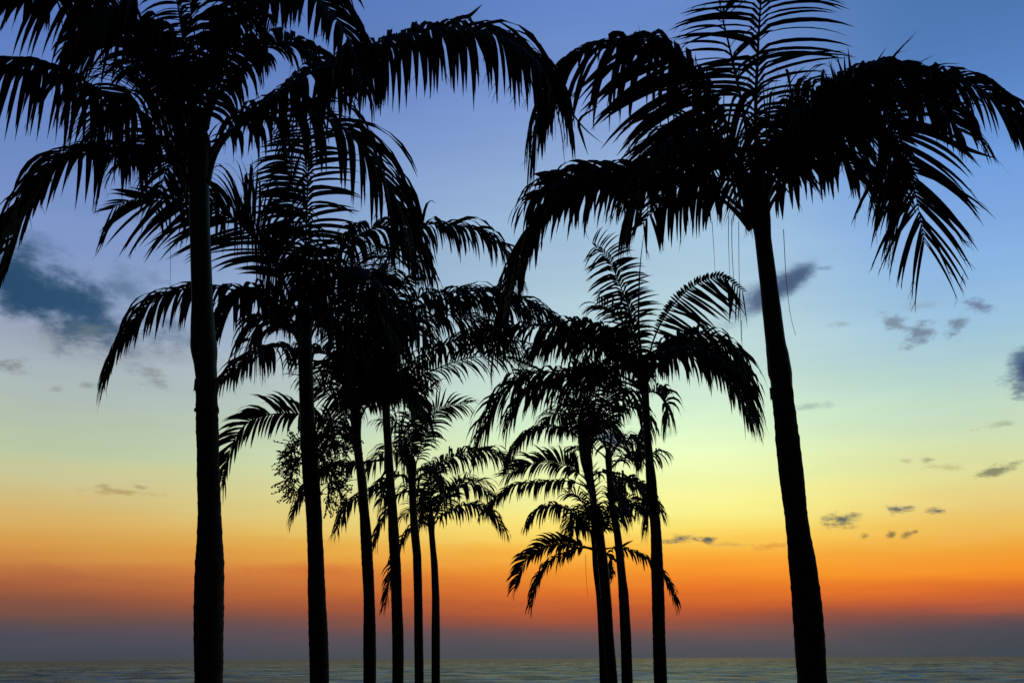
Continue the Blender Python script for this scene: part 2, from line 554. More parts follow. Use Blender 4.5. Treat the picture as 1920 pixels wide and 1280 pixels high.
# fourth palm, left
palm('fourth trunk of the left row, with a long feathery frond reaching right', 19.5,
    [(746, 1280, 10.6), (746, 1200, 10.8), (743.5, 1120, 10.2), (741.5, 1060, 10.2), (738, 1000, 10), (736, 960, 9), (731.5, 900, 8),
     (728, 840, 7.6), (724.5, 780, 7.4), (723, 735, 9)], 860,
    [dict(p=[(726, 745), (750, 730), (785, 708), (830, 686), (885, 670), (940, 670), (985, 688)], dz=0.4, roll=48, L=0.74, droop=0.6, t0=0.16, fa=(30, 55), spacing=0.06, W=0.042, sideL=(0.6, 1)),
     dict(p=[(724, 730), (735, 650), (755, 590), (790, 556), (850, 547), (930, 549), (1000, 570), (1050, 600)], dz=-0.4, roll=10, L=0.75, droop=1.0, t0=0.14),
     dict(p=[(724, 735), (742, 655), (785, 578), (850, 560), (930, 562), (1000, 588)], dz=0.5, roll=12, L=0.66, droop=1.1, t0=0.16),
     dict(p=[(722, 740), (700, 640), (690, 560), (700, 500)], dz=1.3, roll=20, L=0.6, t0=0.14),
     dict(p=[(722, 750), (690, 670), (650, 610), (610, 610)], dz=1.6, roll=20, L=0.6, t0=0.14),
     dict(p=[(726, 735), (745, 660), (775, 610), (830, 590), (900, 605), (960, 640)], dz=0.9, roll=20, L=0.7, droop=0.95, t0=0.14),
     dict(p=[(724, 730), (728, 640), (740, 560), (765, 515), (800, 508)], dz=1.0, L=0.5, t0=0.2, **FACE),
     dict(p=[(722, 760), (690, 700), (650, 680), (610, 700)], dz=0.9, roll=20, L=0.6, droop=0.9, t0=0.14),
     dict(p=[(720, 860), (690, 866), (640, 868), (600, 882), (570, 915), (551, 965)], dz=0.4, roll=12, L=0.42, droop=1.0, t0=0.1),
     dict(p=[(726, 880), (700, 912), (668, 932), (645, 955), (631, 994)], dz=1.1, roll=14, L=0.38, droop=1.0, t0=0.1),
     dict(p=[(722, 740), (705, 650), (680, 580), (645, 540)], dz=-1.0, roll=40, L=0.65, droop=0.8, t0=0.14),
     dict(p=[(724, 755), (742, 744), (762, 752), (772, 772)], dz=1.6, roll=14, L=0.4, droop=1.1, t0=0.14),
     dict(p=[(724, 745), (760, 700), (800, 665), (850, 640), (910, 635), (960, 655)], dz=-0.6, roll=20, L=0.55, droop=0.9, t0=0.14),
     dict(p=[(722, 740), (712, 640), (712, 560), (730, 500)], dz=0.6, roll=50, L=0.6, droop=0.7, t0=0.14),
    ], near=False, fill=4, crown=(723, 715))

# fifth palm, left
palm('fifth trunk of the left row, topped by a flat feather-like frond against pale sky', 23.5,
    [(786, 1280, 8.6), (785, 1200, 8.4), (784, 1120, 8), (782, 1040, 8), (778, 1000, 8), (775, 960, 7), (773, 910, 7), (772, 870, 9)], 1010,
    [dict(p=[(774, 890), (784, 855), (793, 822), (806, 790), (818, 770), (840, 760), (874, 757)], dz=0.5, L=0.62, t0=0.16, **FAN),
     dict(p=[(774, 905), (803, 880), (838, 860), (878, 846), (925, 846), (962, 866)], dz=0.3, roll=20, L=0.55, droop=0.9, t0=0.14),
     dict(p=[(770, 920), (748, 926), (728, 950), (712, 985), (706, 1016)], dz=0.2, roll=15, L=0.42, droop=0.9, t0=0.1),
     dict(p=[(771, 880), (760, 820), (742, 790), (715, 790)], dz=0.8, roll=25, L=0.5, droop=0.8, t0=0.14),
     dict(p=[(772, 880), (775, 800), (790, 740), (815, 725)], dz=-0.6, roll=40, L=0.5, droop=0.7, t0=0.14),
     dict(p=[(771, 890), (745, 850), (715, 850), (690, 880)], dz=0.6, roll=20, L=0.5, droop=0.9, t0=0.14),
     dict(p=[(773, 900), (790, 880), (815, 890), (830, 925)], dz=1.2, roll=20, L=0.45, droop=0.9, t0=0.14),
     dict(p=[(771, 905), (750, 890), (728, 905), (716, 940)], dz=-1.2, roll=20, L=0.5, droop=0.9, t0=0.14),
     dict(p=[(773, 915), (788, 920), (795, 950), (790, 985)], dz=1.0, roll=20, L=0.35, droop=0.9, t0=0.14),
     dict(p=[(771, 885), (765, 830), (770, 780), (785, 760)], dz=1.2, roll=60, L=0.5, droop=0.5, t0=0.14),
    ], near=False, fill=1, crown=(772, 875))

# sixth palm, left
palm('shortest palm of the left row, slim trunk farthest along with a tuft arching right', 27.0,
    [(817, 1280, 8), (817, 1200, 8), (817, 1120, 7.2), (814.5, 1060, 6.6), (812, 1030, 5.8), (809.5, 1000, 5.6), (808.5, 975, 7)], 1085,
    [dict(p=[(811, 985), (828, 966), (850, 953), (880, 945), (906, 950), (924, 964), (942, 990)], dz=0.3, roll=12, L=0.55, droop=1.05, t0=0.1),
     dict(p=[(810, 980), (826, 952), (845, 926), (864, 904), (880, 892)], dz=0.9, L=0.5, t0=0.18, **FAN),
     dict(p=[(805, 985), (788, 976), (770, 988), (750, 1022), (734, 1072), (724, 1132)], dz=-0.3, roll=16, L=0.42, droop=0.8, t0=0.1),
     dict(p=[(808, 978), (808, 930), (815, 890), (835, 865)], dz=0.6, L=0.5, t0=0.14, **FAN),
     dict(p=[(806, 980), (795, 940), (780, 915), (758, 915)], dz=0.6, roll=25, L=0.5, droop=0.8, t0=0.14),
     dict(p=[(810, 980), (832, 935), (860, 910), (895, 908), (920, 930)], dz=-0.7, roll=20, L=0.55, droop=0.9, t0=0.14),
     dict(p=[(806, 985), (792, 962), (775, 955), (758, 968)], dz=1.5, roll=20, L=0.45, droop=0.9, t0=0.14),
     dict(p=[(808, 975), (802, 920), (806, 870)], dz=1.6, roll=60, L=0.5, droop=0.6, t0=0.14),
    ], near=False, fill=1, crown=(808, 970))

# ------------------------------------------------------------------ right row
root, base = palm('tall near palm of the right row, leaning trunk alone at the right', 7.7,
    [(1523, 1280, 27), (1518, 1200, 28), (1512, 1120, 27), (1505, 1060, 25.5), (1497, 1000, 22), (1492, 960, 21), (1485, 900, 22.3),
     (1478.5, 840, 22.3), (1472, 780, 20.6), (1466, 735, 19.4), (1465, 714, 20), (1462.5, 700, 22), (1458, 665, 20.5), (1454, 640, 18.2), (1448, 590, 17.5),
     (1441, 530, 16.2), (1431, 450, 15.2), (1427, 410, 17.5), (1422, 360, 21)], 714,
    [dict(p=[(1421, 380), (1418, 280), (1417, 200), (1420, 120), (1424, 40), (1429, -30), (1436, -90)], dz=0.3, L=0.84, rad=0.026, t0=0.28, spacing=0.072, W=0.042, **FACE),
     dict(p=[(1416, 370), (1404, 270), (1388, 180), (1368, 90), (1350, 10), (1342, -60)], dz=0.9, roll=86, L=0.5, droop=0.5, t0=0.35, fa=(48, 58), bend=4, rad=0.024, miss=0.6, W=0.04),
     dict(p=[(1412, 385), (1378, 300), (1345, 245), (1300, 178), (1255, 122), (1212, 92), (1180, 84)], dz=-0.3, roll=72, L=0.86, droop=0.3, t0=0.26, fa=(8, 40), spacing=0.037, W=0.056, vee=0.15, tipL=0.8, sideL=(1, 0.25)),
     dict(p=[(1414, 375), (1370, 250), (1320, 150), (1255, 88), (1185, 74), (1110, 86), (1060, 116), (1032, 158), (1014, 205)], dz=0.7, roll=20, L=0.7, droop=1.0, t0=0.36, fa=(22, 46), vee=0.2, tipL=0.55, sideL=(1, 0.6)),
     dict(p=[(1411, 428), (1378, 395), (1350, 372), (1290, 338), (1210, 328), (1120, 330), (1058, 356), (1010, 425), (975, 505), (950, 590)], dz=-0.2, roll=10, L=0.6, droop=1.05, t0=0.2),
     dict(p=[(1412, 410), (1370, 375), (1335, 350), (1260, 322), (1160, 319), (1080, 328), (1030, 345), (1000, 372)], dz=0.7, roll=22, L=0.48, droop=0.9, t0=0.2),
     dict(p=[(1412, 400), (1360, 310), (1300, 280), (1240, 310), (1195, 370)], dz=-1.3, roll=20, L=0.55, droop=0.9, t0=0.16),
     dict(p=[(1414, 390), (1375, 290), (1330, 250), (1270, 260), (1220, 300)], dz=1.2, roll=25, L=0.6, droop=0.8, t0=0.16),
     dict(p=[(1428, 370), (1470, 270), (1530, 205), (1590, 152), (1645, 122), (1705, 138), (1775, 142), (1840, 172), (1895, 222), (1935, 300)], dz=0.2, roll=12, L=0.56, droop=1.1, t0=0.18, fa=(18, 46), tipL=0.7),
     dict(p=[(1428, 380), (1480, 285), (1540, 225), (1610, 175), (1680, 165), (1750, 195), (1800, 245)], dz=-0.9, roll=20, L=0.46, droop=0.9, t0=0.16),
     dict(p=[(1428, 385), (1500, 290), (1570, 225), (1630, 200), (1672, 222), (1696, 282), (1711, 340), (1724, 400), (1733, 452)], dz=0.6, roll=80, L=0.84, droop=0.42, vee=0.1, t0=0.42, fa=(28, 66), W=0.036, spacing=0.038, clump=0.25, tipL=0.75, fray=0.6),
     dict(p=[(1428, 385), (1500, 295), (1575, 235), (1638, 218), (1676, 250), (1692, 310), (1700, 375)], dz=0.9, roll=80, L=0.8, droop=0.4, vee=0.1, t0=0.5, fa=(28, 62), W=0.036, spacing=0.04, clump=0.3, tipL=0.75, sideL=(0.3, 1)),
     dict(p=[(1430, 410), (1456, 366), (1490, 318), (1540, 290), (1580, 300), (1605, 335)], dz=-0.9, roll=12, L=0.42, droop=1.1, t0=0.2),
     dict(p=[(1430, 400), (1450, 340), (1490, 290), (1545, 270), (1590, 290)], dz=1.2, roll=14, L=0.5, droop=1.1, t0=0.2),
     dict(p=[(1428, 380), (1455, 290), (1500, 230), (1555, 215), (1600, 240)], dz=1.5, roll=35, L=0.65, droop=0.7, t0=0.14),
     dict(p=[(1426, 370), (1440, 280), (1475, 215), (1520, 185)], dz=-1.5, roll=50, L=0.6, droop=0.7, t0=0.14),
    ], fill=3, crown=(1422, 350))
old_leaf_base(root, base, 1466, 738, 19.8, 7.7, 0.06, 8)
old_leaf_base(root, base, 1476, 822, 21.6, 7.7, 0.03, 9)
for a, r in (([(1335, 415), (1338, 460), (1341, 515)], .0025), ([(1366, 405), (1366, 450), (1368, 515)], .003), ([(1372, 410), (1373, 480), (1381, 600)], .0032),
             ([(1385, 415), (1386, 520), (1390, 640)], .0028), ([(1469, 430), (1474, 520), (1482, 590), (1492, 628)], .0032)):
    strand(root, base, a, 7.7, r, -0.2)
loose_leaf(root, base, [(1702, 222), (1760, 255), (1815, 280), (1870, 298)], 7.7, 0.055, 0.3)
loose_leaf(root, base, [(1120, 200), (1086, 225), (1092, 258), (1103, 292)], 7.7, 0.03, 0.3)
loose_leaf(root, base, [(1062, 180), (1075, 215), (1100, 245), (1131, 270)], 7.7, 0.016, 0.3)
loose_leaf(root, base, [(1128, 88), (1144, 84), (1146, 66), (1172, 66), (1174, 84)], 7.7, 0.07, 0.4)
loose_leaf(root, base, [(1196, 84), (1197, 64), (1218, 68), (1248, 84), (1252, 110)], 7.7, 0.07, 0.4)
loose_leaf(root, base, [(1060, 345), (1030, 330), (1000, 326)], 7.7, 0.1, 0.4)
loose_leaf(root, base, [(1050, 350), (1015, 362), (980, 374)], 7.7, 0.05, 0.4)
loose_leaf(root, base, [(1640, 122), (1650, 116), (1672, 116), (1670, 135)], 7.7, 0.07, 0.2)

root, base = palm('second palm of the right row, crown with a thin upright spear leaf', 15.5,
    [(1238.5, 1280, 12.6), (1236, 1200, 12), (1234, 1120, 12), (1232, 1060, 11.5), (1230, 1000, 10.2), (1226.5, 960, 9.8), (1224, 940, 9.8), (1221, 900, 9.8),
     (1217.5, 860, 8), (1214, 820, 7.4), (1211, 760, 6.8), (1208, 715, 8), (1206, 690, 10)], 885,
    [dict(p=[(1204, 700), (1188, 610), (1172, 558), (1157, 522), (1144, 490), (1130, 472), (1116, 462)], dz=0.3, L=0.58, t0=0.22, spacing=0.046, **FACE),
     dict(p=[(1208, 700), (1228, 630), (1252, 585), (1282, 550), (1318, 526), (1355, 520), (1392, 545)], dz=0.2, roll=82, L=0.86, droop=0.16, t0=0.26, fa=(2, 46), sideL=(0.15, 1), vee=0.08, clump=0.3, spacing=0.05, W=0.055),
     dict(p=[(1209, 705), (1232, 660), (1265, 634), (1315, 626), (1362, 642), (1388, 690), (1402, 735), (1408, 770)], dz=0.4, roll=14, L=0.6, droop=0.95, t0=0.14),
     dict(p=[(1209, 720), (1240, 680), (1285, 665), (1335, 680), (1375, 720), (1400, 775)], dz=-0.6, roll=14, L=0.6, droop=0.95, t0=0.14),
     dict(p=[(1203, 705), (1172, 640), (1130, 612), (1078, 601), (1012, 610), (950, 612), (888, 618)], dz=-0.2, roll=12, L=0.52, droop=1.05, t0=0.14),
     dict(p=[(1203, 725), (1150, 698), (1098, 692), (1030, 697), (985, 704), (950, 728), (924, 768), (904, 815)], dz=0.2, roll=12, L=0.72, droop=0.9, t0=0.14),
     dict(p=[(1203, 715), (1160, 650), (1110, 625), (1060, 625), (1020, 650)], dz=1.1, roll=18, L=0.5, droop=1.0, t0=0.14),
     dict(p=[(1204, 720), (1160, 704), (1110, 694), (1075, 668), (1048, 656)], dz=1.3, roll=50, L=0.36, droop=0.7, t0=0.14),
     dict(p=[(1210, 735), (1228, 735), (1248, 755), (1256, 785)], dz=1.1, roll=20, L=0.42, droop=0.8, t0=0.1),
     dict(p=[(1203, 710), (1185, 640), (1160, 590), (1120, 570)], dz=-1.2, roll=45, L=0.55, droop=0.7, t0=0.14),
     dict(p=[(1209, 715), (1245, 652), (1290, 640), (1340, 660), (1380, 705), (1402, 765)], dz=1.0, roll=14, L=0.66, droop=1.0, t0=0.14),
     dict(p=[(1209, 712), (1236, 664), (1275, 650), (1325, 658), (1365, 690)], dz=-1.0, roll=14, L=0.6, droop=1.0, t0=0.14),
     dict(p=[(1203, 712), (1165, 660), (1110, 636), (1050, 634), (1000, 650)], dz=-0.9, roll=14, L=0.5, droop=1.1, t0=0.14),
     dict(p=[(1203, 728), (1150, 710), (1095, 704), (1035, 712), (990, 735), (960, 775)], dz=-0.5, roll=14, L=0.6, droop=0.9, t0=0.14),
     dict(p=[(1203, 715), (1175, 690), (1140, 690), (1115, 720)], dz=-1.2, roll=20, L=0.6, droop=0.9, t0=0.14),
     dict(p=[(1204, 735), (1170, 735), (1140, 760)], dz=1.0, roll=20, L=0.5, droop=0.9, t0=0.14),
    ], near=False, fill=2, crown=(1206, 690))
q = [at(x, y, 15.5) for x, y in ((1206, 700), (1198, 620), (1198, 550), (1201, 490), (1207, 440))]
c, _ = catmull(q, 16)
vs, fs = [], []
tube(vs, fs, c, [0.024 * (1 - i / 17) + 0.003 for i in range(17)], 7)
mesh_obj('spear_leaf', [v - base for v in vs], fs, M_LEAF, root)
loose_leaf(root, base, [(1393, 720), (1395, 770), (1398, 825)], 15.5, 0.025, 0.3)
strand(root, base, [(1390, 600), (1391, 640), (1392, 668)], 15.5, 0.005, 0.3)
strand(root, base, [(1262, 755), (1262, 785), (1258, 810)], 15.5, 0.004, 0.3)

palm('third palm of the right row, bare stalks forking above its slim trunk', 20.2,
    [(1176, 1280, 10.6), (1173.5, 1200, 10.2), (1169.5, 1120, 9.6), (1166, 1080, 8), (1162, 1040, 7.8), (1157.5, 1000, 7), (1152, 970, 6.6), (1146.5, 940, 6.2), (1142, 880, 5.8), (1141, 858, 6.6)], 1060,
    [dict(p=[(1142, 862), (1148, 815), (1160, 775), (1182, 755), (1203, 775), (1210, 822)], dz=0.4, roll=20, L=0.5, droop=1.0, t0=0.4),
     dict(p=[(1143, 880), (1160, 864), (1182, 853), (1210, 849), (1240, 845)], dz=0.8, roll=18, L=0.42, droop=0.9, t0=0.14),
     dict(p=[(1142, 865), (1128, 850), (1114, 838), (1095, 790), (1065, 760)], dz=0.8, roll=30, L=0.45, droop=0.8, t0=0.35),
     dict(p=[(1141, 862), (1133, 815), (1135, 760), (1150, 715)], dz=0.7, roll=60, L=0.55, droop=0.6, t0=0.4),
     dict(p=[(1144, 885), (1164, 898), (1192, 908), (1212, 936), (1216, 984)], dz=0.6, roll=14, L=0.5, droop=1.0, t0=0.14),
     dict(p=[(1144, 885), (1170, 890), (1205, 915), (1240, 960)], dz=1.2, roll=14, L=0.42, droop=1.0, t0=0.14),
     dict(p=[(1142, 862), (1160, 832), (1180, 820), (1196, 835), (1200, 870)], dz=1.2, roll=20, L=0.4, droop=1.0, t0=0.3),
     dict(p=[(1141, 862), (1124, 800), (1100, 760), (1065, 750)], dz=-0.9, roll=20, L=0.55, droop=0.9, t0=0.35),
     dict(p=[(1142, 860), (1145, 800), (1140, 740), (1120, 700)], dz=-0.8, roll=50, L=0.55, droop=0.7, t0=0.4),
     dict(p=[(1143, 885), (1150, 905), (1162, 940), (1164, 975)], dz=-1.0, roll=20, L=0.4, droop=0.9, t0=0.14),
    ], near=False, fill=2, crown=(1141, 850))

palm('slim tall palm of the right row, its trunk half hidden behind the shortest palm', 25.0,
    [(1132, 1280, 7.6), (1129.5, 1200, 7.4), (1125, 1120, 7), (1118, 1060, 6.8), (1115.5, 1000, 6.4), (1113, 940, 6.4), (1106, 900, 8), (1099, 860, 11.5), (1095, 820, 12)], 950,
    [dict(p=[(1096, 835), (1082, 818), (1060, 804), (1020, 799), (990, 808), (966, 832), (950, 868)], dz=0.2, roll=12, L=0.5, droop=1.05, t0=0.14),
     dict(p=[(1104, 902), (1076, 880), (1050, 868), (1015, 866), (977, 874), (948, 892)], dz=0.2, roll=48, L=0.62, droop=0.6, t0=0.12, fa=(30, 56), W=0.06, spacing=0.045, tipL=0.7),
     dict(p=[(1105, 915), (1082, 905), (1058, 901), (1010, 904), (962, 910), (930, 933), (908, 956)], dz=0.5, roll=14, L=0.46, droop=1.05, t0=0.12),
     dict(p=[(1098, 840), (1106, 800), (1096, 770), (1074, 748), (1048, 738)], dz=0.5, roll=50, L=0.6, droop=0.6, t0=0.2),
     dict(p=[(1096, 830), (1085, 780), (1088, 730), (1105, 700)], dz=0.8, roll=50, L=0.5, droop=0.6, t0=0.14),
     dict(p=[(1098, 840), (1115, 800), (1140, 790), (1160, 820)], dz=0.8, roll=20, L=0.5, droop=0.9, t0=0.14),
     dict(p=[(1103, 900), (1125, 885), (1150, 895), (1165, 930)], dz=0.8, roll=20, L=0.45, droop=0.9, t0=0.14),
     dict(p=[(1096, 830), (1075, 790), (1045, 775), (1015, 790)], dz=1.3, roll=25, L=0.5, droop=0.9, t0=0.14),
     dict(p=[(1096, 850), (1078, 838), (1074, 862)], dz=-0.6, roll=25, L=0.35, droop=0.9, t0=0.14, rad=0.01),
    ], near=False, fill=2, crown=(1095, 820))

root, base = palm('shortest palm of the right row, with low fronds drooping against the orange sky', 23.3,
    [(1148.5, 1280, 10), (1141.5, 1200, 9.8), (1136, 1120, 10), (1131, 1060, 9.8), (1126, 1020, 9), (1123, 990, 8.6), (1121, 965, 10)], 1085,
    [dict(p=[(1118, 1005), (1098, 984), (1078, 964), (1055, 949), (1032, 947), (1010, 954), (991, 978)], dz=0.3, roll=14, L=0.42, droop=1.0, t0=0.14),
     dict(p=[(1120, 1030), (1086, 1022), (1052, 1018), (1022, 1023), (990, 1043), (974, 1072), (966, 1098)], dz=0.4, roll=46, L=0.48, droop=0.6, t0=0.14, fa=(32, 58), W=0.06, spacing=0.045, tipL=0.75),
     dict(p=[(1120, 1032), (1090, 1026), (1058, 1036), (1026, 1056), (1005, 1092), (998, 1134)], dz=-0.3, roll=16, L=0.36, droop=0.95, t0=0.12),
     dict(p=[(1124, 1030), (1154, 1026), (1175, 1030), (1202, 1039), (1224, 1055), (1246, 1082), (1258, 1104), (1266, 1130)], dz=0.2, roll=14, L=0.36, droop=1.0, t0=0.12),
     dict(p=[(1119, 1010), (1112, 985), (1109, 950), (1107, 915), (1108, 880)], dz=0.6, L=0.45, t0=0.14, spacing=0.075, W=0.035, roll=86, droop=0.1, vee=0.1, fa=(35, 60), clump=0.3),
     dict(p=[(1124, 1010), (1148, 972), (1180, 945), (1212, 950)], dz=0.5, roll=25, L=0.45, droop=0.9, t0=0.14),
     dict(p=[(1124, 1030), (1140, 1038), (1148, 1060), (1149, 1082)], dz=0.9, roll=20, L=0.25, droop=0.9, t0=0.1),
     dict(p=[(1120, 1010), (1100, 985), (1080, 985), (1065, 1005)], dz=1.0, roll=25, L=0.4, droop=0.9, t0=0.14),
     dict(p=[(1124, 1005), (1135, 965), (1150, 930), (1170, 915)], dz=-0.8, roll=40, L=0.45, droop=0.8, t0=0.14),
     dict(p=[(1119, 1000), (1100, 960), (1085, 930), (1062, 925)], dz=-0.9, roll=50, L=0.4, droop=0.6, t0=0.14),
    ], near=False, fill=3, crown=(1121, 975))
loose_leaf(root, base, [(1160, 1030), (1172, 1020), (1188, 1012)], 23.3, 0.06, 0.2)
strand(root, base, [(1098, 1040), (1099, 1080), (1102, 1118)], 23.3, 0.006, 0.2)


# ------------------------------------------------------------------ ground and sea
SEA_Z = -1.0


def sheet(name, xs, ys, zf, mat):
    vs = [Vector((x, y, zf(x, y))) for y in ys for x in xs]
    nx = len(xs)
    fs = [(j * nx + i, j * nx + i + 1, (j + 1) * nx + i + 1, (j + 1) * nx + i) for j in range(len(ys) - 1) for i in range(nx - 1)]
    return tag(mesh_obj(name, vs, fs, mat), kind='structure')


xs = [-600 + 40 * i for i in range(31)]
sheet('ground', xs, [-600, -300, -100, -40, -10, 0, 10, 20, 30, 34], lambda x, y: 0.0, M_GRASS)
sheet('beach', xs, [34, 38, 42, 46, 50, 56, 64], lambda x, y: 0.004 - 1.7 * max(0, (y - 36) / 28) ** 1.2 if y > 36 else (0.0 if y == 34 else 0.0), M_SAND)

M_SEA = bpy.data.materials.new('sea_water')
n, l = nodes_of(M_SEA)
n.remove(n['Principled BSDF'])
dif = n.new('ShaderNodeBsdfDiffuse')
dif.inputs['Color'].default_value = (0.062, 0.088, 0.083, 1)
glo = n.new('ShaderNodeBsdfGlossy')
glo.inputs['Color'].default_value = (0.88, 0.95, 0.95, 1)
glo.inputs['Roughness'].default_value = 0.22
mxs = n.new('ShaderNodeMixShader')
l.new(dif.outputs[0], mxs.inputs[1])
l.new(glo.outputs[0], mxs.inputs[2])
l.new(mxs.outputs[0], n['Material Output'].inputs['Surface'])
geo = n.new('ShaderNodeNewGeometry')
mp = n.new('ShaderNodeMapping')
mp.inputs['Scale'].default_value = (0.7, 1.5, 1)
nz = n.new('ShaderNodeTexNoise')
nz.inputs['Scale'].default_value = 0.9
nz.inputs['Detail'].default_value = 3
sub = n.new('ShaderNodeVectorMath')
sub.operation = 'SUBTRACT'
sub.inputs[1].default_value = (0.5, 0.5, 0.5)
mul = n.new('ShaderNodeVectorMath')
mul.operation = 'MULTIPLY'
mul.inputs[1].default_value = (0.25, 0.5, 0.0)
add = n.new('ShaderNodeVectorMath')
add.operation = 'ADD'
nrm = n.new('ShaderNodeVectorMath')
nrm.operation = 'NORMALIZE'
l.new(geo.outputs['Position'], mp.inputs['Vector'])
l.new(mp.outputs['Vector'], nz.inputs['Vector'])
l.new(nz.outputs['Color'], sub.inputs[0])
l.new(sub.outputs[0], mul.inputs[0])
l.new(mul.outputs[0], add.inputs[0])
l.new(geo.outputs['Normal'], add.inputs[1])
l.new(add.outputs[0], nrm.inputs[0])
l.new(nrm.outputs[0], glo.inputs['Normal'])
# smoother and rougher patches of the surface, drawn out along the shore
mp2 = n.new('ShaderNodeMapping')
mp2.inputs['Scale'].default_value = (0.5, 1.0, 1)
nz2 = n.new('ShaderNodeTexNoise')
nz2.inputs['Scale'].default_value = 0.2
nz2.inputs['Detail'].default_value = 5
mr = n.new('ShaderNodeMapRange')
mr.inputs['From Min'].default_value = 0.35
mr.inputs['From Max'].default_value = 0.65
mr.inputs['To Min'].default_value = 0.09
mr.inputs['To Max'].default_value = 0.25
l.new(geo.outputs['Position'], mp2.inputs['Vector'])
l.new(mp2.outputs['Vector'], nz2.inputs['Vector'])
l.new(nz2.outputs['Fac'], mr.inputs['Value'])
l.new(mr.outputs['Result'], mxs.inputs['Fac'])


def wave(x, y):
    w = 0.42 * mnoise.noise(Vector((x * 0.07 + y * 0.02, y * 0.2, 1.3)))
    w += 0.16 * mnoise.noise(Vector((x * 0.2 - y * 0.05, y * 0.55, 7.1)))
    w += 0.06 * mnoise.noise(Vector((x * 0.55, y * 1.2, 3.7)))
    return w


ys = [46.0, 60.0, 75.0, 90.0]
while ys[-1] < 700:
    y = ys[-1]
    ys.append(y + (0.42 if y < 180 else 0.42 * (y / 180) ** 1.6))
while ys[-1] < 30000:
    ys.append(ys[-1] * 1.12)
tx = [-40, -12, -5, -2.4, -1.4, -0.9] + [-0.66 + 1.32 * i / 620 for i in range(621)] + [0.9, 1.4, 2.4, 5, 12, 40]
vs = []
for y in ys:
    amp = max(0.0, min(1.0, (y - 60) / 30)) if y < 800 else 0.0
    for t in tx:
        x = t * y
        vs.append((x, y, SEA_Z + (wave(x, y) * amp if amp and abs(t) < 0.7 else 0.0)))
nx = len(tx)
fs = [(j * nx + i, j * nx + i + 1, (j + 1) * nx + i + 1, (j + 1) * nx + i) for j in range(len(ys) - 1) for i in range(nx - 1)]
tag(mesh_obj('sea', vs, fs, M_SEA), kind='structure')

# ------------------------------------------------------------------ sky
world = bpy.data.worlds.new('World')
scene.world = world
world.use_nodes = True
wn, wl = world.node_tree.nodes, world.node_tree.links
wn.clear()
out = wn.new('ShaderNodeOutputWorld')
bg = wn.new('ShaderNodeBackground')
wl.new(bg.outputs[0], out.inputs[0])


def dir_azel(x, y):
    r = ray(x, y)
    return math.atan2(r.x, r.y), math.asin(r.z)


def M(op, a, b=None, clamp=False):
    nd = wn.new('ShaderNodeMath')
    nd.operation = op
    nd.use_clamp = clamp
    for i, v in enumerate((a, b)):
        if v is None: continue
        if isinstance(v, (int, float)): nd.inputs[i].default_value = v
        else: wl.new(v, nd.inputs[i])
    return nd.outputs[0]


tc = wn.new('ShaderNodeTexCoord')
sep = wn.new('ShaderNodeSeparateXYZ')
wl.new(tc.outputs['Generated'], sep.inputs[0])
EL = M('ARCSINE', sep.outputs['Z'])
AZ = M('ARCTAN2', sep.outputs['X'], sep.outputs['Y'])
comb = wn.new('ShaderNodeCombineXYZ')
wl.new(AZ, comb.inputs[0])
wl.new(EL, comb.inputs[1])
AE = comb.outputs[0]


def vnoise(scale, detail, stretch=(1, 1, 1), color=False, rough=0.5):
    mp = wn.new('ShaderNodeMapping')
    mp.inputs['Scale'].default_value = stretch
    wl.new(AE, mp.inputs['Vector'])
    nz = wn.new('ShaderNodeTexNoise')
    nz.inputs['Scale'].default_value = scale
    nz.inputs['Detail'].default_value = detail
    nz.inputs['Roughness'].default_value = rough
    wl.new(mp.outputs[0], nz.inputs['Vector'])
    return nz.outputs['Color' if color else 'Fac']


E0, E1 = R(-3.0), R(90.0)


def ramp(stops):
    """stops: (elevation, sRGB) from the horizon up"""
    cr = wn.new('ShaderNodeValToRGB')
    el = cr.color_ramp
    el.interpolation = 'EASE' if False else 'LINEAR'
    stops = sorted(stops)
    while len(el.elements) < len(stops):
        el.elements.new(0.5)
    for e, (a, c) in zip(el.elements, stops):
        pass
    for k, (a, c) in enumerate(stops):
        el.elements[k].position = (a - E0) / (E1 - E0)
        el.elements[k].color = (*lin(c), 1)
    return cr


# faint uneven bands in the low sky
band = vnoise(6.0, 3, (0.7, 7, 1))
EJ = M('ADD', EL, M('MULTIPLY', M('SUBTRACT', band, 0.5), 0.022))
FACT = M('DIVIDE', M('SUBTRACT', EJ, E0), E1 - E0, True)

SKY_C = [(1280, (74, 78, 84)), (1236, (76, 80, 86)), (1205, (90, 83, 88)), (1185, (112, 84, 82)), (1165, (154, 82, 62)), (1140, (196, 94, 48)), (1105, (230, 118, 42)),
         (1065, (248, 153, 46)), (1025, (252, 190, 70)), (990, (253, 226, 110)), (950, (253, 246, 146)), (900, (244, 250, 172)), (850, (236, 253, 192)),
         (800, (222, 248, 206)), (740, (209, 235, 212)), (660, (195, 221, 216)), (560, (180, 209, 220)), (440, (164, 196, 220)), (300, (146, 175, 215)), (150, (121, 150, 208)), (0, (101, 136, 200))]
SKY_L = [(1280, (67, 73, 80)), (1228, (67, 73, 82)), (1190, (75, 75, 88)), (1160, (100, 78, 75)), (1130, (133, 82, 65)), (1095, (165, 96, 61)), (1060, (196, 121, 68)),
         (1020, (217, 156, 74)), (980, (219, 176, 99)), (940, (211, 185, 121)), (890, (202, 196, 146)), (840, (185, 198, 162)), (780, (178, 192, 172)), (710, (172, 185, 185)),
         (640, (161, 173, 187)), (560, (144, 163, 198)), (440, (126, 150, 198)), (300, (111, 140, 196)), (150, (101, 132, 196)), (0, (87, 119, 185))]
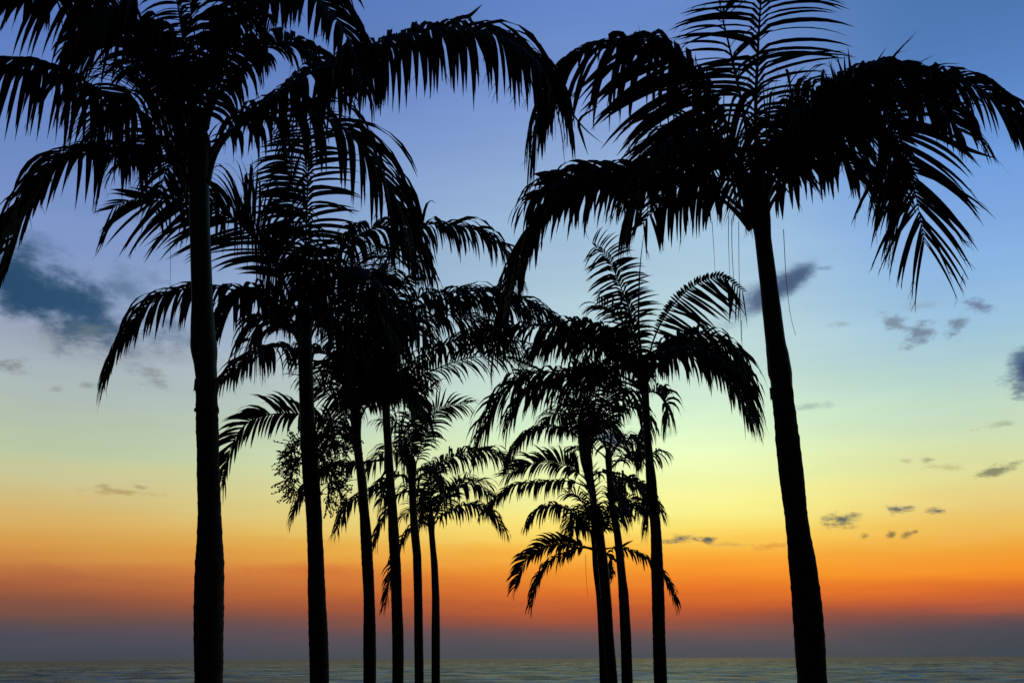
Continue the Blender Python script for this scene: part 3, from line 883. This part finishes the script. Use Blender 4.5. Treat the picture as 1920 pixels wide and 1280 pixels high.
SKY_R = [(1280, (59, 71, 75)), (1222, (65, 73, 80)), (1180, (78, 75, 84)), (1150, (114, 78, 75)), (1125, (188, 91, 55)), (1095, (222, 112, 44)), (1060, (249, 151, 44)),
         (1020, (243, 169, 63)), (980, (242, 195, 97)), (930, (232, 208, 131)), (880, (220, 218, 152)), (820, (208, 222, 178)), (750, (191, 216, 195)), (680, (176, 208, 208)),
         (600, (157, 195, 220)), (500, (141, 184, 227)), (400, (127, 167, 222)), (280, (113, 160, 225)), (140, (90, 133, 197)), (0, (77, 120, 178))]
DARK = [(R(52), (50, 78, 140)), (R(90), (20, 32, 70))]
XC, XL, XR = 1300, 20, 1905
rC = ramp([(dir_azel(XC, y)[1], c) for y, c in SKY_C] + DARK)
rL = ramp([(dir_azel(XL, y)[1], c) for y, c in SKY_L] + DARK)
rR = ramp([(dir_azel(XR, y)[1], c) for y, c in SKY_R] + DARK)
for r_ in (rC, rL, rR):
    wl.new(FACT, r_.inputs[0])
azC, azL, azR = dir_azel(XC, 900)[0], dir_azel(XL, 900)[0], dir_azel(XR, 900)[0]


def smooth(x):
    return M('MULTIPLY', M('MULTIPLY', x, x), M('SUBTRACT', 3.0, M('MULTIPLY', x, 2.0)))


def mix(f, a, b_):
    m = wn.new('ShaderNodeMix')
    m.data_type = 'RGBA'
    wl.new(f, m.inputs[0]) if not isinstance(f, float) else setattr(m.inputs[0], 'default_value', f)
    for s, v in ((m.inputs[6], a), (m.inputs[7], b_)):
        if isinstance(v, tuple): s.default_value = (*v, 1)
        else: wl.new(v, s)
    return m.outputs[2]


fl = smooth(M('DIVIDE', M('SUBTRACT', azC, AZ), azC - azL, True))
fr_ = smooth(M('DIVIDE', M('SUBTRACT', AZ, azC), azR - azC, True))
sky = mix(fl, rC.outputs[0], rL.outputs[0])
sky = mix(fr_, sky, rR.outputs[0])

# clouds: (x, y, rx, ry, tilt, colour, strength, raggedness)
wA = vnoise(11.0, 6, (1, 1.6, 1), rough=0.58)
wB = vnoise(48.0, 7, (1, 2.2, 1), rough=0.66)
warpn = vnoise(9.0, 4, (1, 1, 1), color=True)
CLOUDS = [
    (150, 636, 330, 60, -4, (148, 156, 166), .7, 0), (110, 560, 300, 112, -12, (58, 90, 122), 1.0, 0), (60, 560, 210, 92, -6, (40, 74, 106), .95, 0), (150, 575, 150, 60, -10, (46, 80, 112), .85, 0), (240, 540, 90, 50, -30, (96, 122, 154), .8, 0),
    (165, 622, 44, 22, 0, (98, 116, 128), .9, 1), (320, 605, 95, 48, -20, (66, 92, 118), .8, 0), (285, 520, 40, 22, -10, (118, 138, 172), .6, 1),
    (18, 686, 52, 22, 0, (112, 118, 124), .8, 1), (285, 700, 48, 30, -40, (138, 146, 150), .8, 1),
    (1432, 556, 150, 50, 27, (92, 112, 146), .9, 2), (1502, 512, 66, 26, 27, (76, 98, 130), .95, 2), (1455, 545, 112, 36, 27, (70, 90, 122), .9, 2), (1540, 503, 34, 8, 0, (120, 148, 178), .8, 1),
    (1838, 572, 36, 18, -14, (116, 132, 164), 1.0, 1), (1720, 627, 60, 32, 8, (122, 140, 160), 1.0, 1), (1676, 604, 34, 22, -30, (128, 148, 166), 1.0, 1),
    (1788, 616, 46, 22, 20, (116, 136, 156), 1.0, 1), (1575, 608, 30, 9, 0, (152, 182, 190), .8, 1), (1720, 575, 40, 10, 0, (146, 170, 190), .7, 1),
    (1925, 695, 62, 62, 20, (66, 88, 128), 1.0, 0), (1915, 728, 50, 36, 0, (84, 102, 132), .8, 1), (1925, 690, 48, 56, 20, (60, 80, 120), .9, 2),
    (1580, 975, 42, 20, 6, (104, 108, 96), 1.0, 1), (1688, 954, 40, 13, 4, (92, 100, 100), 1.0, 1), (1760, 957, 36, 12, 0, (70, 86, 98), 1.0, 1),
    (1622, 1003, 16, 8, 15, (148, 122, 72), 1.0, 1), (1670, 1003, 13, 9, 15, (142, 120, 74), 1.0, 1), (1700, 1003, 14, 8, 15, (142, 120, 74), 1.0, 1), (1716, 997, 8, 6, 0, (160, 130, 74), .9, 1),
    (1275, 1010, 52, 10, 2, (78, 92, 100), 1.1, 1), (1328, 1012, 17, 9, 0, (92, 98, 92), 1.0, 1), (1370, 1020, 60, 7, -4, (210, 170, 86), .7, 1),
    (1870, 880, 55, 13, 12, (128, 130, 100), .9, 1), (1738, 862, 22, 10, 0, (160, 164, 124), .9, 1), (1700, 864, 18, 8, 0, (176, 180, 134), .8, 1), (1780, 876, 50, 10, 0, (184, 178, 122), .7, 1),
    (260, 913, 22, 8, -8, (148, 130, 100), .7, 1), (195, 911, 20, 8, 0, (164, 146, 106), .6, 1), (230, 922, 90, 9, -2, (176, 150, 98), .7, 1),
    (1150, 822, 55, 40, 0, (64, 86, 112), 1.0, 1), (1065, 838, 34, 14, 0, (180, 196, 150), .7, 1), (1255, 812, 26, 12, 10, (178, 214, 180), .7, 1),
    (1520, 760, 42, 10, 0, (160, 188, 176), .8, 1), (1450, 1022, 60, 9, 3, (224, 150, 66), .7, 1), (1875, 795, 60, 9, 4, (160, 176, 148), .7, 1),
    (165, 720, 24, 9, 0, (140, 152, 146), .8, 1), (105, 730, 20, 7, 0, (142, 154, 148), .7, 1), (100, 1075, 240, 22, -2, (166, 92, 62), .3, 0), (580, 1072, 170, 20, 1, (206, 108, 56), .5, 0),
]
streak = vnoise(3.2, 6, (0.8, 4.5, 1), rough=0.6)
smul = wn.new('ShaderNodeVectorMath')
smul.operation = 'SCALE'
wl.new(sky, smul.inputs[0])
wl.new(M('ADD', 0.86, M('MULTIPLY', streak, 0.28)), smul.inputs['Scale'])
sky = smul.outputs[0]
for (x, y, rx, ry, tilt, colr, st, rag) in CLOUDS:
    a0, e0 = dir_azel(x, y)
    a1, _ = dir_azel(x + rx, y)
    _, e1 = dir_azel(x, y - ry)
    mp = wn.new('ShaderNodeMapping')
    mp.vector_type = 'TEXTURE'
    mp.inputs['Location'].default_value = (a0, e0, 0)
    mp.inputs['Rotation'].default_value = (0, 0, R(tilt))
    mp.inputs['Scale'].default_value = (a1 - a0, e1 - e0, 1)
    wl.new(AE, mp.inputs['Vector'])
    ln = wn.new('ShaderNodeVectorMath')
    ln.operation = 'LENGTH'
    wl.new(mp.outputs[0], ln.inputs[0])
    k = 3.3 if rag == 1 else (1.1 if rag == 2 else 2.4)
    if rag == 1:
        nz_ = M('ADD', M('MULTIPLY', M('SUBTRACT', wB, 0.5), k), M('MULTIPLY', M('SUBTRACT', wA, 0.5), 1.0))
    else:
        nz_ = M('ADD', M('MULTIPLY', M('SUBTRACT', wA, 0.5), k), M('MULTIPLY', M('SUBTRACT', wB, 0.5), 0.7))
    dens = M('ADD', M('SUBTRACT', 0.95 if rag == 1 else 0.85, ln.outputs['Value']), nz_)
    # fade to nothing outside the ellipse however ragged the noise
    edge = M('MULTIPLY', M('SUBTRACT', 1.45, ln.outputs['Value']), 2.2, True)
    f = M('MULTIPLY', M('MULTIPLY', smooth(M('MULTIPLY', dens, 0.95 if rag == 1 else 1.2, True)), edge), min(1.0, st))
    sky = mix(f, sky, lin(colr))

# away from the afterglow the dusk sky is a dim physical sky
nis = wn.new('ShaderNodeTexSky')
nis.sky_type = 'NISHITA'
nis.sun_disc = False
nis.sun_elevation = R(1.0)
nis.sun_rotation = azC
ns = wn.new('ShaderNodeVectorMath')
ns.operation = 'SCALE'
wl.new(nis.outputs[0], ns.inputs[0])
ns.inputs['Scale'].default_value = 0.012
side = M('ABSOLUTE', M('SUBTRACT', AZ, azC))
away = smooth(M('DIVIDE', M('SUBTRACT', side, R(43)), R(36), True))
sky = mix(away, sky, ns.outputs[0])
wl.new(sky, bg.inputs['Color'])
bg.inputs['Strength'].default_value = 1.0

# last light of the sun, just at the horizon
sun_d = bpy.data.lights.new('sun', 'SUN')
sun_d.energy = 0.02
sun_d.angle = R(10)
sun_d.color = (1.0, 0.55, 0.25)
sun = bpy.data.objects.new('sun', sun_d)
COL.objects.link(sun)
dirv = Vector((math.sin(azC) * math.cos(R(1)), math.cos(azC) * math.cos(R(1)), math.sin(R(1))))
sun.rotation_euler = dirv.to_track_quat('Z', 'Y').to_euler()
sun.location = (0, 40, 12)

# ------------------------------------------------------------------ render settings
scene.view_settings.view_transform = 'Standard'
scene.view_settings.look = 'None'
scene.view_settings.exposure = 0.0
scene.view_settings.gamma = 1.0
scene.render.engine = 'CYCLES'
scene.cycles.max_bounces = 3
scene.cycles.use_denoising = False
